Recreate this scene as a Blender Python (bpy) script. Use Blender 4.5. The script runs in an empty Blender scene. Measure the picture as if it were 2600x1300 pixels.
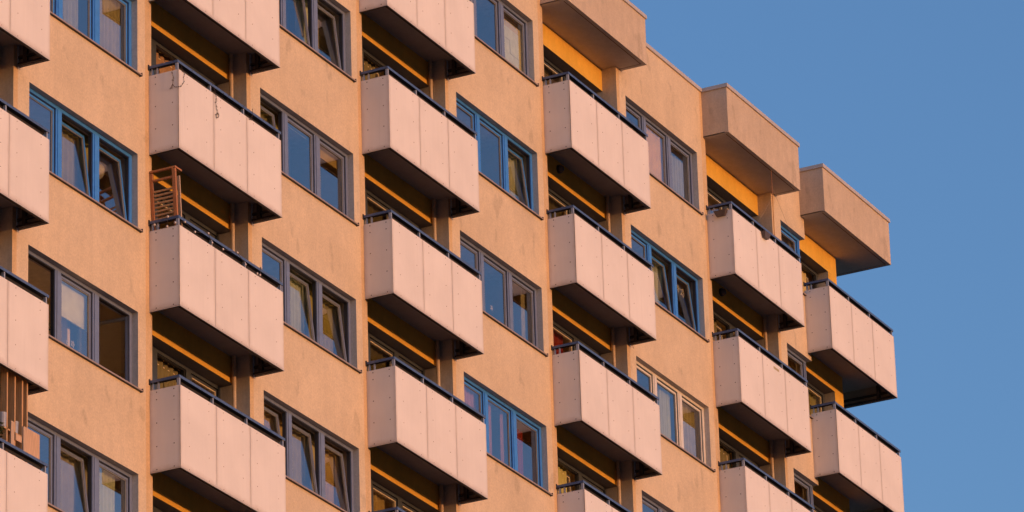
import bpy, bmesh, math, random
from mathutils import Vector, Matrix

random.seed(7)
R = math.radians
sc = bpy.context.scene
COL = sc.collection

# ------------------------------------------------------------------ camera
cam_d = bpy.data.cameras.new("camera")
cam = bpy.data.objects.new("camera", cam_d)
COL.objects.link(cam)
YAW, PITCH, ROLL = 1.10785, 0.39211, -0.03165
CAMPOS = Vector((-83.245, -40.770, -40.443 + 42.0))
FPX = 13337.1
fw = Vector((math.cos(PITCH) * math.sin(YAW), math.cos(PITCH) * math.cos(YAW), math.sin(PITCH)))
rt = fw.cross(Vector((0, 0, 1))).normalized()
up = rt.cross(fw)
rt2 = math.cos(ROLL) * rt + math.sin(ROLL) * up
up2 = -math.sin(ROLL) * rt + math.cos(ROLL) * up
m = Matrix((rt2, up2, -fw)).transposed().to_4x4()
m.translation = CAMPOS
cam.matrix_world = m
cam_d.sensor_width = 36.0
cam_d.lens = FPX / 2600.0 * 36.0
cam_d.clip_start = 1.0
cam_d.clip_end = 6000.0
sc.camera = cam

# ------------------------------------------------------------------ sky, sun, exposure
SUN_E, SUN_A = R(2.0), R(-4.0)         # just above the horizon, in front of the facade
world = bpy.data.worlds.new("World")
sc.world = world
world.use_nodes = True
wn = world.node_tree
bg = wn.nodes["Background"]
sky = wn.nodes.new("ShaderNodeTexSky")
sky.sky_type = 'NISHITA'
sky.sun_disc = False
sky.sun_elevation = SUN_E
sky.sun_rotation = math.pi - SUN_A
sky.altitude = 50
sky.air_density = 1.0
sky.dust_density = 2.5
sky.ozone_density = 2.9
tint = wn.nodes.new("ShaderNodeMix")
tint.data_type = 'RGBA'; tint.blend_type = 'MULTIPLY'
tint.inputs['Factor'].default_value = 1.0
tint.inputs[7].default_value = (1.0, 0.945, 0.985, 1)      # a slightly rosier evening air, the same all over the sky
wn.links.new(sky.outputs[0], tint.inputs[6])
wn.links.new(tint.outputs[2], bg.inputs[0])
bg.inputs[1].default_value = 0.15

sun_d = bpy.data.lights.new("sun", 'SUN')
sun = bpy.data.objects.new("sun", sun_d)
COL.objects.link(sun)
sdir = Vector((math.sin(SUN_A) * math.cos(SUN_E), -math.cos(SUN_A) * math.cos(SUN_E), math.sin(SUN_E)))
sun.rotation_euler = sdir.to_track_quat('Z', 'Y').to_euler()
sun.location = (0, -60, 60)
sun_d.energy = 2.0
sun_d.angle = R(0.5)
sun_d.color = (0.232, 0.106, 0.0475)

vs = sc.view_settings
sc.display_settings.display_device = 'sRGB'
vs.view_transform = 'Standard'
vs.look = 'None'
vs.exposure = 2.12
vs.gamma = 1.0
vs.use_curve_mapping = False

# ------------------------------------------------------------------ building measures (metres)
Z0 = 42.0                              # height of the topmost balcony's lower edge
FH = 2.8                               # storey height
CX = {-1: -29.75, 0: -22.304, 1: -14.855, 2: -7.434, 3: 0.0, 4: 7.448, 5: 12.311}   # left edge of each balcony column
CW = [3.436, 3.436, 3.444, 3.494, 3.431, 3.460]       # balcony widths
LX0 = [0.085, 0.085, 0.085, 0.085, 0.085, 0.188]      # loggia opening, left / right
LX1 = [3.280, 3.280, 3.310, 3.345, 3.345, 2.560]
W0 = 3.436
D = 0.576
BH = 1.425
BEAM_Y, GLASS_Y = 0.313, 0.563
WX0, WX1, WZ0, WZ1 = 3.750, 7.090, 1.345, 2.680
PAR_Z = 4.165                          # parapet height above the top level
LEV = {0: range(-6, -1), 1: range(-5, 0), 2: range(-4, 1), 3: range(-4, 1), 4: range(-3, 1), 5: range(-2, 1)}
END_X = CX[5] + LX1[5]
WEST_X = -40.0

# ------------------------------------------------------------------ materials
def new_mat(name):
    mt = bpy.data.materials.new(name)
    mt.use_nodes = True
    nt = mt.node_tree
    b = nt.nodes["Principled BSDF"]
    return mt, nt, b

def N(nt, typ, **kw):
    n = nt.nodes.new(typ)
    for k, v in kw.items():
        setattr(n, k, v)
    return n

def L(nt, a, b):
    nt.links.new(a, b)

def coords(nt, scale=(1, 1, 1), rnd=True):
    tc = N(nt, "ShaderNodeTexCoord")
    mp = N(nt, "ShaderNodeMapping")
    mp.inputs['Scale'].default_value = scale
    if rnd:
        oi = N(nt, "ShaderNodeObjectInfo")
        ml = N(nt, "ShaderNodeMath", operation='MULTIPLY')
        ml.inputs[1].default_value = 71.0
        L(nt, oi.outputs['Random'], ml.inputs[0])
        ad = N(nt, "ShaderNodeVectorMath", operation='ADD')
        L(nt, tc.outputs['Object'], ad.inputs[0])
        L(nt, ml.outputs[0], ad.inputs[1])
        L(nt, ad.outputs[0], mp.inputs['Vector'])
    else:
        L(nt, tc.outputs['Object'], mp.inputs['Vector'])
    return mp.outputs[0]

def noise(nt, vec, scale, detail=4, rough=0.55, dist=0.0):
    n = N(nt, "ShaderNodeTexNoise")
    n.inputs['Scale'].default_value = scale
    n.inputs['Detail'].default_value = detail
    n.inputs['Roughness'].default_value = rough
    n.inputs['Distortion'].default_value = dist
    L(nt, vec, n.inputs['Vector'])
    return n.outputs['Fac']

def ramp(nt, fac, stops):
    r = N(nt, "ShaderNodeValToRGB")
    cr = r.color_ramp
    while len(cr.elements) < len(stops):
        cr.elements.new(0.5)
    for e, (p, c) in zip(cr.elements, stops):
        e.position = p
        e.color = (c, c, c, 1) if isinstance(c, (int, float)) else (*c, 1)
    L(nt, fac, r.inputs[0])
    return r.outputs[0]

def mix(nt, fac, a, b, mode='MIX'):
    n = N(nt, "ShaderNodeMix", data_type='RGBA', blend_type=mode)
    if hasattr(fac, 'links') or not isinstance(fac, (int, float)):
        L(nt, fac, n.inputs['Factor'])
    else:
        n.inputs['Factor'].default_value = fac
    for s, v in ((n.inputs[6], a), (n.inputs[7], b)):
        if isinstance(v, tuple):
            s.default_value = (*v, 1)
        else:
            L(nt, v, s)
    return n.outputs[2]

def bump(nt, b, h, strength, dist):
    n = N(nt, "ShaderNodeBump")
    n.inputs['Strength'].default_value = strength
    n.inputs['Distance'].default_value = dist
    L(nt, h, n.inputs['Height'])
    L(nt, n.outputs[0], b.inputs['Normal'])

def mul_chain(nt, base, facs):
    c = base
    for f in facs:
        c = mix(nt, 1.0, c, f, 'MULTIPLY')
    return c

def plaster(name, base, stains=True, grain=1.0, streak=1.0):
    mt, nt, b = new_mat(name)
    v = coords(nt, rnd=False)
    vz = coords(nt, (1, 1, 0.10), rnd=False)
    big = ramp(nt, noise(nt, v, 0.8, 5), [(0.3, 0.90), (0.7, 1.06)])
    mid = ramp(nt, noise(nt, v, 6.0, 6, 0.68), [(0.3, 0.93), (0.7, 1.05)])
    fine = ramp(nt, noise(nt, v, 26.0, 4, 0.75), [(0.25, 1 - 0.16 * grain), (0.75, 1 + 0.12 * grain)])
    strk = ramp(nt, noise(nt, vz, 5.0, 4, 0.6), [(0.35, 1 - 0.10 * streak), (0.6, 1.02)])
    c = N(nt, "ShaderNodeRGB")
    c.outputs[0].default_value = (*base, 1)
    col = mul_chain(nt, c.outputs[0], [big, mid, fine, strk])
    if stains:
        vs2 = coords(nt, (1.0, 1.0, 0.55), rnd=False)
        sp = ramp(nt, noise(nt, vs2, 2.6, 2, 0.5), [(0.625, 0.0), (0.685, 1.0)])
        sp2 = ramp(nt, noise(nt, v, 24.0, 3, 0.6), [(0.35, 0.25), (0.65, 1.0)])
        f = mix(nt, 1.0, sp, sp2, 'MULTIPLY')
        f = mix(nt, 1.0, f, (0.5, 0.5, 0.5), 'MULTIPLY')
        col = mix(nt, f, col, tuple(x * 0.5 for x in base))
    L(nt, col, b.inputs['Base Color'])
    b.inputs['Roughness'].default_value = 0.92
    b.inputs['Specular IOR Level'].default_value = 0.15
    bump(nt, b, noise(nt, v, 85.0, 4, 0.7), 0.55, 0.006 * grain)
    return mt

def board(name, base):
    """fibre cement board: pale, faint vertical marks, dirt along the board's rim (UV = board)."""
    mt, nt, b = new_mat(name)
    v = coords(nt)
    vz = coords(nt, (1, 1, 0.06))
    big = ramp(nt, noise(nt, v, 1.3, 4), [(0.3, 0.94), (0.7, 1.03)])
    strk = ramp(nt, noise(nt, vz, 14.0, 4, 0.6), [(0.3, 0.98), (0.7, 1.01)])
    fine = ramp(nt, noise(nt, v, 60.0, 2, 0.6), [(0.3, 0.988), (0.7, 1.01)])
    c = N(nt, "ShaderNodeRGB")
    c.outputs[0].default_value = (*base, 1)
    oi = N(nt, "ShaderNodeObjectInfo")
    tone = ramp(nt, oi.outputs['Random'], [(0.0, 0.98), (1.0, 1.01)])
    col = mul_chain(nt, c.outputs[0], [big, strk, fine, tone])
    uv = N(nt, "ShaderNodeUVMap")
    sep = N(nt, "ShaderNodeSeparateXYZ")
    L(nt, uv.outputs[0], sep.inputs[0])
    # uv holds the distances (metres) to the nearest side and to the bottom / top rim
    def grime(sock, reach, amt):
        n = N(nt, "ShaderNodeMath", operation='MULTIPLY_ADD')
        L(nt, noise(nt, v, 6.0, 4, 0.6), n.inputs[0])
        n.inputs[1].default_value = -reach
        L(nt, sock, n.inputs[2])
        mr = N(nt, "ShaderNodeMapRange")
        mr.inputs[1].default_value = -reach * 0.5
        mr.inputs[2].default_value = reach * 0.4
        mr.inputs[3].default_value = amt
        mr.inputs[4].default_value = 0.0
        L(nt, n.outputs[0], mr.inputs[0])
        return mr.outputs[0]
    g1 = grime(sep.outputs[0], 0.07, 0.42)
    g2 = grime(sep.outputs[1], 0.10, 0.45)
    mx = N(nt, "ShaderNodeMath", operation='MAXIMUM')
    L(nt, g1, mx.inputs[0]); L(nt, g2, mx.inputs[1])
    col = mix(nt, mx.outputs[0], col, tuple(x * y for x, y in zip(base, (0.60, 0.50, 0.42))))
    # thin run-off marks from the top edge
    rn = ramp(nt, noise(nt, coords(nt, (1, 1, 0.03)), 22.0, 2, 0.5), [(0.66, 0.0), (0.76, 0.10)])
    col = mix(nt, rn, col, tuple(x * 0.6 for x in base))
    L(nt, col, b.inputs['Base Color'])
    b.inputs['Roughness'].default_value = 0.62
    b.inputs['Specular IOR Level'].default_value = 0.25
    return mt

def paint(name, base, rough=0.5, var=0.12, metal=0.0, scale=9.0, bmp=0.0):
    mt, nt, b = new_mat(name)
    v = coords(nt)
    f = ramp(nt, noise(nt, v, scale, 5, 0.6), [(0.3, 1 - var), (0.7, 1 + var * 0.6)])
    c = N(nt, "ShaderNodeRGB")
    c.outputs[0].default_value = (*base, 1)
    L(nt, mul_chain(nt, c.outputs[0], [f]), b.inputs['Base Color'])
    b.inputs['Roughness'].default_value = rough
    b.inputs['Metallic'].default_value = metal
    if bmp:
        bump(nt, b, noise(nt, v, scale * 6, 3, 0.6), 0.4, bmp)
    return mt

def wood(name, base):
    mt, nt, b = new_mat(name)
    v = coords(nt, (14, 14, 1.2))
    f = ramp(nt, noise(nt, v, 3.0, 5, 0.6, 0.6), [(0.25, 0.62), (0.75, 1.12)])
    c = N(nt, "ShaderNodeRGB")
    c.outputs[0].default_value = (*base, 1)
    L(nt, mul_chain(nt, c.outputs[0], [f]), b.inputs['Base Color'])
    b.inputs['Roughness'].default_value = 0.75
    return mt

def glass_mat(name, ior, tint):
    mt, nt, b = new_mat(name)
    nt.nodes.remove(b)
    out = nt.nodes["Material Output"]
    fr = N(nt, "ShaderNodeFresnel"); fr.inputs[0].default_value = ior
    tr = N(nt, "ShaderNodeBsdfTransparent"); tr.inputs[0].default_value = (*tint, 1)
    gl = N(nt, "ShaderNodeBsdfGlossy"); gl.inputs['Roughness'].default_value = 0.02
    gl.inputs[0].default_value = (0.95, 0.97, 1.0, 1)
    bp = N(nt, "ShaderNodeBump"); bp.inputs['Strength'].default_value = 0.05; bp.inputs['Distance'].default_value = 0.02
    L(nt, noise(nt, coords(nt), 1.6, 1, 0.4), bp.inputs['Height'])
    L(nt, bp.outputs[0], gl.inputs['Normal'])
    ms = N(nt, "ShaderNodeMixShader")
    L(nt, fr.outputs[0], ms.inputs[0]); L(nt, tr.outputs[0], ms.inputs[1]); L(nt, gl.outputs[0], ms.inputs[2])
    L(nt, ms.outputs[0], out.inputs[0])
    return mt

def cloth(name, base, trans=0.3):
    mt, nt, b = new_mat(name)
    v = coords(nt)
    f = ramp(nt, noise(nt, v, 5.0, 3), [(0.3, 0.9), (0.7, 1.05)])
    c = N(nt, "ShaderNodeRGB"); c.outputs[0].default_value = (*base, 1)
    L(nt, mul_chain(nt, c.outputs[0], [f]), b.inputs['Base Color'])
    b.inputs['Roughness'].default_value = 0.9
    return mt

M = {}
M['plaster'] = plaster('ochre_plaster', (0.72, 0.575, 0.40), streak=0.3, grain=1.2)
M['reveal'] = plaster('reveal_plaster', (0.62, 0.57, 0.51), stains=False)
M['loggia'] = plaster('loggia_plaster', (0.63, 0.56, 0.47), stains=False)
M['beam'] = plaster('yellow_beam_paint', (0.80, 0.475, 0.085), stains=False, grain=0.5, streak=0.5)
M['concrete'] = plaster('pale_rendered_concrete', (0.62, 0.50, 0.375), streak=0.6)
M['soffit'] = plaster('grey_brown_soffit', (0.47, 0.43, 0.41), stains=False, grain=0.5, streak=0.3)
M['floor'] = paint('balcony_floor_coat', (0.13, 0.115, 0.10), 0.8)
M['galv'] = paint('bright_galvanised', (0.66, 0.68, 0.72), 0.35)
M['inner'] = paint('board_back', (0.34, 0.27, 0.22), 0.85)
M['plaster_edge'] = plaster('deep_ochre_plaster', (0.71, 0.50, 0.285), streak=0.8, grain=1.2)
M['box_soffit'] = plaster('pale_grey_soffit', (0.60, 0.555, 0.51), stains=False, grain=0.5, streak=0.3)
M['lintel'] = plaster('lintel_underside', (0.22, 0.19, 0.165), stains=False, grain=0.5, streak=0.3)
M['board'] = board('pale_fibre_cement', (0.84, 0.79, 0.74))
M['trim'] = paint('aluminium_trim', (0.62, 0.55, 0.48), 0.45)
M['seam'] = paint('seam_backing', (0.16, 0.095, 0.06), 0.9)
M['rivet'] = paint('rivet_grey', (0.16, 0.12, 0.11), 0.6)
M['rivet_f'] = paint('rivet_brown', (0.36, 0.27, 0.22), 0.6)
M['steel'] = paint('dark_steel', (0.05, 0.04, 0.038), 0.6)
M['rail'] = paint('blue_grey_rail_paint', (0.085, 0.125, 0.235), 0.32, 0.25, scale=14)
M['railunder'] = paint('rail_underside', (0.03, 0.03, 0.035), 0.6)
M['post'] = paint('galvanised_post', (0.33, 0.36, 0.42), 0.4)
M['fr_blue'] = paint('window_paint_blue', (0.055, 0.25, 0.70), 0.35)
M['fr_gray'] = paint('window_paint_grey', (0.175, 0.215, 0.32), 0.35)
M['fr_dark'] = paint('dark_window_paint', (0.060, 0.070, 0.080), 0.4)
M['fr_white'] = paint('window_paint_cream', (0.74, 0.68, 0.58), 0.4)
M['seal_and_shade'] = paint('rubber_seal_and_sill_shade', (0.02, 0.022, 0.03), 0.6)
M['bead'] = paint('pale_bead', (0.75, 0.62, 0.40), 0.5)
M['sash_in'] = paint('sash_inner_grey', (0.25, 0.25, 0.25), 0.5)
M['glass'] = glass_mat('window_glass', 4.1, (0.92, 0.93, 0.86))
M['sill'] = paint('sill_metal', (0.36, 0.27, 0.22), 0.45)
M['coping'] = paint('coping_metal', (0.52, 0.47, 0.43), 0.5, 0.10, scale=4)
M['pipe'] = paint('painted_pipe', (0.56, 0.43, 0.29), 0.55, 0.22)
M['room'] = paint('room_wall_paint', (0.84, 0.73, 0.52), 0.9, 0.15, scale=1.3)
M['ceil'] = paint('room_ceiling', (0.88, 0.80, 0.64), 0.9)
M['roof'] = paint('roof_gravel', (0.22, 0.21, 0.20), 0.95, 0.4, scale=30)
M['ground'] = paint('paving', (0.07, 0.068, 0.065), 0.9, 0.3, scale=0.6)
M['wood_red'] = wood('red_brown_wood', (0.50, 0.20, 0.075))
M['wood_pale'] = wood('weathered_pale_wood', (0.62, 0.43, 0.28))
M['wood_tan'] = wood('tan_board', (0.64, 0.37, 0.17))
M['wood_ply'] = wood('pale_plywood', (0.68, 0.44, 0.27))
M['planter'] = paint('brown_plastic', (0.11, 0.075, 0.06), 0.5)
M['planter2'] = paint('grey_plastic', (0.13, 0.12, 0.12), 0.5)
M['leaf'] = paint('leaf_green', (0.085, 0.10, 0.03), 0.6, 0.4)
M['twig'] = paint('dry_twig', (0.10, 0.07, 0.05), 0.8)
M['bulb'] = paint('bulb_white', (0.72, 0.64, 0.58), 0.3)
M['white'] = paint('matte_white', (0.80, 0.78, 0.74), 0.6)
M['wire'] = paint('thin_wire', (0.10, 0.08, 0.07), 0.6)
M['cord'] = paint('pale_cord', (0.45, 0.36, 0.26), 0.7)
M['c_white'] = cloth('curtain_white', (0.66, 0.73, 0.57))
M['c_pale'] = cloth('curtain_pale', (0.52, 0.55, 0.50))
M['c_olive'] = cloth('curtain_olive', (0.46, 0.42, 0.14))
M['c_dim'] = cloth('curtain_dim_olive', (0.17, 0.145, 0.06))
M['c_beige'] = cloth('curtain_beige', (0.52, 0.49, 0.31))
M['c_brown'] = cloth('curtain_brown', (0.34, 0.20, 0.10))
M['blind'] = cloth('blind_pale', (0.86, 0.90, 0.78))
M['c_tan'] = cloth('curtain_tan', (0.84, 0.68, 0.30))
M['c_red'] = cloth('curtain_red', (0.36, 0.035, 0.02))
M['c_pink'] = cloth('curtain_pink', (0.58, 0.30, 0.33))
M['c_yellow'] = cloth('blind_yellow', (0.60, 0.47, 0.20))
M['paper'] = paint('paper_sheet', (0.78, 0.84, 0.68), 0.8)
M['paper_y'] = paint('paper_yellow', (0.78, 0.70, 0.22), 0.8)
M['sticker'] = paint('yellow_sticker', (0.50, 0.40, 0.20), 0.6)

# ------------------------------------------------------------------ mesh helper
class MB:
    def __init__(self):
        self.v, self.f, self.mi, self.mats = [], [], [], []
        self.uv = {}
        self.smooth = set()

    def mat(self, key):
        if key not in self.mats:
            self.mats.append(key)
        return self.mats.index(key)

    def face(self, pts, key, uv=None, smooth=False):
        i = len(self.v)
        self.v += [tuple(p) for p in pts]
        self.f.append(tuple(range(i, i + len(pts))))
        self.mi.append(self.mat(key))
        if uv:
            self.uv[len(self.f) - 1] = uv
        if smooth:
            self.smooth.add(len(self.f) - 1)

    def box(self, x0, x1, y0, y1, z0, z1, key, keys=None, skip=''):
        k = dict(a=key, b=key, l=key, r=key, f=key, k=key)
        if keys:
            k.update(keys)
        if 'b' not in skip: self.face([(x0, y0, z0), (x0, y1, z0), (x1, y1, z0), (x1, y0, z0)], k['b'])
        if 'a' not in skip: self.face([(x0, y0, z1), (x1, y0, z1), (x1, y1, z1), (x0, y1, z1)], k['a'])
        if 'f' not in skip: self.face([(x0, y0, z0), (x1, y0, z0), (x1, y0, z1), (x0, y0, z1)], k['f'])
        if 'k' not in skip: self.face([(x1, y1, z0), (x0, y1, z0), (x0, y1, z1), (x1, y1, z1)], k['k'])
        if 'l' not in skip: self.face([(x0, y1, z0), (x0, y0, z0), (x0, y0, z1), (x0, y1, z1)], k['l'])
        if 'r' not in skip: self.face([(x1, y0, z0), (x1, y1, z0), (x1, y1, z1), (x1, y0, z1)], k['r'])

    def obox(self, c, ax, ay, az, key):
        """oriented box: centre and three half-axis vectors"""
        c, ax, ay, az = map(Vector, (c, ax, ay, az))
        P = lambda i, j, k: c + ax * i + ay * j + az * k
        for q in (((-1, -1, -1), (-1, 1, -1), (1, 1, -1), (1, -1, -1)), ((-1, -1, 1), (1, -1, 1), (1, 1, 1), (-1, 1, 1)),
                  ((-1, -1, -1), (1, -1, -1), (1, -1, 1), (-1, -1, 1)), ((1, 1, -1), (-1, 1, -1), (-1, 1, 1), (1, 1, 1)),
                  ((-1, 1, -1), (-1, -1, -1), (-1, -1, 1), (-1, 1, 1)), ((1, -1, -1), (1, 1, -1), (1, 1, 1), (1, -1, 1))):
            self.face([P(*t) for t in q], key)

    def tube(self, pts, r, key, n=8, caps=True):
        pts = [Vector(p) for p in pts]
        rings = []
        for i, p in enumerate(pts):
            a = pts[max(i - 1, 0)]; b = pts[min(i + 1, len(pts) - 1)]
            d = (b - a).normalized()
            s = d.cross(Vector((0.31, 0.2, 0.93)))
            if s.length < 1e-3: s = d.cross(Vector((1, 0, 0)))
            s.normalize(); t = d.cross(s)
            rings.append([p + r * (math.cos(2 * math.pi * j / n) * s + math.sin(2 * math.pi * j / n) * t) for j in range(n)])
        for a, b in zip(rings, rings[1:]):
            for j in range(n):
                self.face([a[j], a[(j + 1) % n], b[(j + 1) % n], b[j]], key, smooth=True)
        if caps:
            self.face(rings[0][::-1], key); self.face(rings[-1], key)

    def ball(self, c, r, key, nu=8, nv=6, sz=1.0):
        c = Vector(c)
        P = lambda i, j: c + Vector((r * math.sin(math.pi * j / nv) * math.cos(2 * math.pi * i / nu),
                                     r * math.sin(math.pi * j / nv) * math.sin(2 * math.pi * i / nu),
                                     r * sz * math.cos(math.pi * j / nv)))
        for j in range(nv):
            for i in range(nu):
                q = [P(i, j), P(i, j + 1), P(i + 1, j + 1), P(i + 1, j)]
                if j == 0: q = [q[0], q[1], q[2]]
                elif j == nv - 1: q = [q[0], q[1], q[3]]
                self.face(q, key, smooth=True)

    def dot(self, c, axis, r, key, n=8, t=0.004):
        """small raised round head; axis = outward unit axis 'x-' or 'y-'"""
        c = Vector(c)
        if axis == 'y-':
            s, u, o = Vector((1, 0, 0)), Vector((0, 0, 1)), Vector((0, -1, 0))
        elif axis == 'x-':
            s, u, o = Vector((0, -1, 0)), Vector((0, 0, 1)), Vector((-1, 0, 0))
        else:
            s, u, o = Vector((0, 1, 0)), Vector((0, 0, 1)), Vector((1, 0, 0))
        a = [c + r * (math.cos(2 * math.pi * i / n) * s + math.sin(2 * math.pi * i / n) * u) for i in range(n)]
        b = [c + o * t + r * 0.75 * (math.cos(2 * math.pi * i / n) * s + math.sin(2 * math.pi * i / n) * u) for i in range(n)]
        self.face(b, key)
        for i in range(n):
            self.face([a[i], a[(i + 1) % n], b[(i + 1) % n], b[i]], key)

    def build(self, name, parent=None, loc=(0, 0, 0)):
        me = bpy.data.meshes.new(name)
        me.from_pydata(self.v, [], self.f)
        for k in self.mats:
            me.materials.append(M[k])
        for p, mi in zip(me.polygons, self.mi):
            p.material_index = mi
        uvl = me.uv_layers.new(name="UVMap")
        if self.uv:
            for fi, uv in self.uv.items():
                for li, c in zip(me.polygons[fi].loop_indices, uv):
                    uvl.data[li].uv = c
        bm = bmesh.new(); bm.from_mesh(me)
        bmesh.ops.remove_doubles(bm, verts=bm.verts, dist=1e-5)
        bm.to_mesh(me); bm.free()
        for p, s in zip(me.polygons, range(len(me.polygons))):
            p.use_smooth = False
        if self.smooth and len(self.smooth) > 0.5 * len(self.f):
            for p in me.polygons: p.use_smooth = True
        o = bpy.data.objects.new(name, me)
        COL.objects.link(o)
        o.location = loc
        if parent: o.parent = parent
        return o

def empty(name, loc=(0, 0, 0), parent=None):
    o = bpy.data.objects.new(name, None)
    COL.objects.link(o)
    o.location = loc
    if parent: o.parent = parent
    return o

def tag(o, label, cat, group=None, kind=None):
    o['label'] = label; o['category'] = cat
    if group: o['group'] = group
    if kind: o['kind'] = kind
    return o

def copy_tree(o, parent):
    c = o.copy(); COL.objects.link(c); c.parent = parent
    for ch in list(o.children):
        copy_tree(ch, c)
    return c

# ------------------------------------------------------------------ ground
g = MB()
g.face([(-3000, -3000, 0), (3000, -3000, 0), (3000, 3000, 0), (-3000, 3000, 0)], 'ground')
go = g.build('ground')
go['kind'] = 'structure'

# ------------------------------------------------------------------ the building
bld = empty('apartment_building', (0, 0, 0))
tag(bld, 'ochre plastered apartment block with pale panelled balconies lit by low sun', 'building')

def lz(l):
    return Z0 + l * FH

TOPZ = Z0 + PAR_Z
# --- facade wall with window openings (grid of cells, reveals, loggia cheeks)
wall = MB()
REV = 0.32
def strip(xa, xb, wx0, wx1, levels, open_right=False):
    rows = sorted(levels)
    zs = [0.0]
    for l in rows:
        zs += [lz(l) + WZ0, lz(l) + WZ1]
    zs.append(TOPZ)
    xs = [xa, wx0, wx1] + ([] if open_right else [xb])
    for i in range(len(zs) - 1):
        hole = (i % 2 == 1)
        za, zb = zs[i], zs[i + 1]
        for j in range(len(xs) - 1):
            if hole and j == 1:
                continue
            cut = [xs[j], xs[j + 1]]
            key = ['plaster']
            if j == 0 and xa > WEST_X:
                cut = [xs[0], xs[0] + 0.13, xs[1]]; key = ['plaster_edge', 'plaster']
            elif j == len(xs) - 2 and not open_right:
                cut = [xs[j], xs[j + 1] - 0.20, xs[j + 1]]; key = ['plaster', 'plaster_edge']
            for xq, xr, kk in zip(cut, cut[1:], key):
                wall.face([(xq, 0, za), (xr, 0, za), (xr, 0, zb), (xq, 0, zb)], kk)
        if hole:
            wall.face([(wx0, 0, za), (wx0, REV, za), (wx0, REV, zb), (wx0, 0, zb)], 'reveal')
            if not open_right:
                wall.face([(wx1, REV, za), (wx1, 0, za), (wx1, 0, zb), (wx1, REV, zb)], 'reveal')
            wall.face([(wx0, 0, za), (wx1, 0, za), (wx1, REV, za), (wx0, REV, za)], 'reveal')
            wall.face([(wx0, 0, zb), (wx0, REV, zb), (wx1, REV, zb), (wx1, 0, zb)], 'soffit')
        # cheeks facing the loggias
        wall.face([(xa, 0.66, za), (xa, 0, za), (xa, 0, zb), (xa, 0.66, zb)], 'loggia')
        if open_right and hole:
            wall.face([(xb, 0.17, za), (xb, 0.66, za), (xb, 0.66, zb), (xb, 0.17, zb)], 'loggia')
            wall.face([(wx1 - 0.02, 0.172, za), (xb, 0.172, za), (xb, 0.172, zb), (wx1 - 0.02, 0.172, zb)], 'loggia')
        else:
            wall.face([(xb, 0, za), (xb, 0.66, za), (xb, 0.66, zb), (xb, 0, zb)], 'loggia')

strip(WEST_X, CX[0] + LX0[0], CX[-1] + WX0, CX[-1] + WX1, LEV[0])
for k in range(5):
    xa, xb = CX[k] + LX1[k], CX[k + 1] + LX0[k + 1]
    if k < 4:
        strip(xa, xb, CX[k] + WX0, CX[k] + WX1, LEV[k])
    else:
        strip(xa, xb, CX[k] + 3.784, xb, LEV[4], open_right=True)
# upper panels behind the loggia columns: closed body above the top beam and below the lowest level
for k in range(6):
    x0, x1 = CX[k] + LX0[k], CX[k] + LX1[k]
    zlow = lz(min(LEV[k])) + 0.35
    wall.face([(x0, 0, 0), (x1, 0, 0), (x1, 0, zlow), (x0, 0, zlow)], 'plaster')
    if max(LEV[k]) < 0:
        zt = lz(max(LEV[k])) + FH + 0.30
        wall.face([(x0, 0.0, zt), (x1, 0.0, zt), (x1, 0.0, TOPZ), (x0, 0.0, TOPZ)], 'plaster')
    else:
        wall.face([(x0, 0.0, Z0 + 3.20), (x1, 0.0, Z0 + 3.20), (x1, 0.0, TOPZ), (x0, 0.0, TOPZ)], 'plaster')
# east end wall, west end wall, rear wall
DEEP = 12.0
def vert(xa, ya, xb, yb, key='plaster'):
    wall.face([(xa, ya, 0), (xb, yb, 0), (xb, yb, TOPZ), (xa, ya, TOPZ)], key)
vert(END_X, BEAM_Y + 0.30, END_X, DEEP)
vert(END_X, DEEP, WEST_X, DEEP)
vert(WEST_X, DEEP, WEST_X, 0)
wall.build('wall', bld)

# --- rooms behind the windows
room = MB()
RY1 = 2.7
for l in range(-7, 2):
    zc = lz(l) + 0.36
    x = WEST_X + 0.3
    for k in range(6):
        x0, x1 = CX[k] + LX0[k] - 0.03, CX[k] + LX1[k] + 0.03
        room.box(x, x0, 0.325, RY1, zc, zc + 0.17, 'ceil')
        room.box(x0, x1 if k < 5 else END_X - 0.02, 0.68, RY1, zc, zc + 0.17, 'ceil')
        x = x1
zb, zt = lz(-7), Z0 + PAR_Z - 0.1
room.face([(WEST_X + 0.3, RY1, zb), (END_X - 0.02, RY1, zb), (END_X - 0.02, RY1, zt), (WEST_X + 0.3, RY1, zt)], 'room')
for k in range(6):
    x0, x1 = CX[k] + LX0[k], CX[k] + LX1[k]
    room.box(x0 - 0.14, x0 - 0.02, 0.34, RY1 - 0.01, zb, zt, 'room')
    if k < 5:
        room.box(x1 + 0.02, x1 + 0.14, 0.34, RY1 - 0.01, zb, zt, 'room')
        mid = CX[k] + 5.96
        if k < 4: room.box(mid + 0.9, mid + 0.98, 1.2, RY1 - 0.01, zb, zt, 'room')
room.build('interior_wall', bld)

# --- roof deck and copings
rf = MB()
rf.box(WEST_X + 0.05, END_X - 0.05, 0.05, DEEP - 0.05, TOPZ - 0.5, TOPZ - 0.35, 'roof')
rf.build('roof', bld)
RB1 = 3.60                                        # width of the roof boxes
def coping_run(mb, x0, x1, y0, y1):
    mb.box(x0, x1, y0, y1, TOPZ, TOPZ + 0.082, 'coping')
prev = WEST_X
for k in (3, 4, 5):
    cp = MB()
    x0 = CX[k] - 0.032
    n = max(1, int((x0 - prev) / 2.6))
    for i in range(n):
        a, b_ = prev + (x0 - prev) * i / n, prev + (x0 - prev) * (i + 1) / n
        cp.box(a + 0.0015, b_ - 0.0015, -0.035, 0.30, TOPZ + 0.001, TOPZ + 0.082, 'coping')
    prev = CX[k] + RB1 + 0.032
    cp.build('coping', bld)

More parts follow.
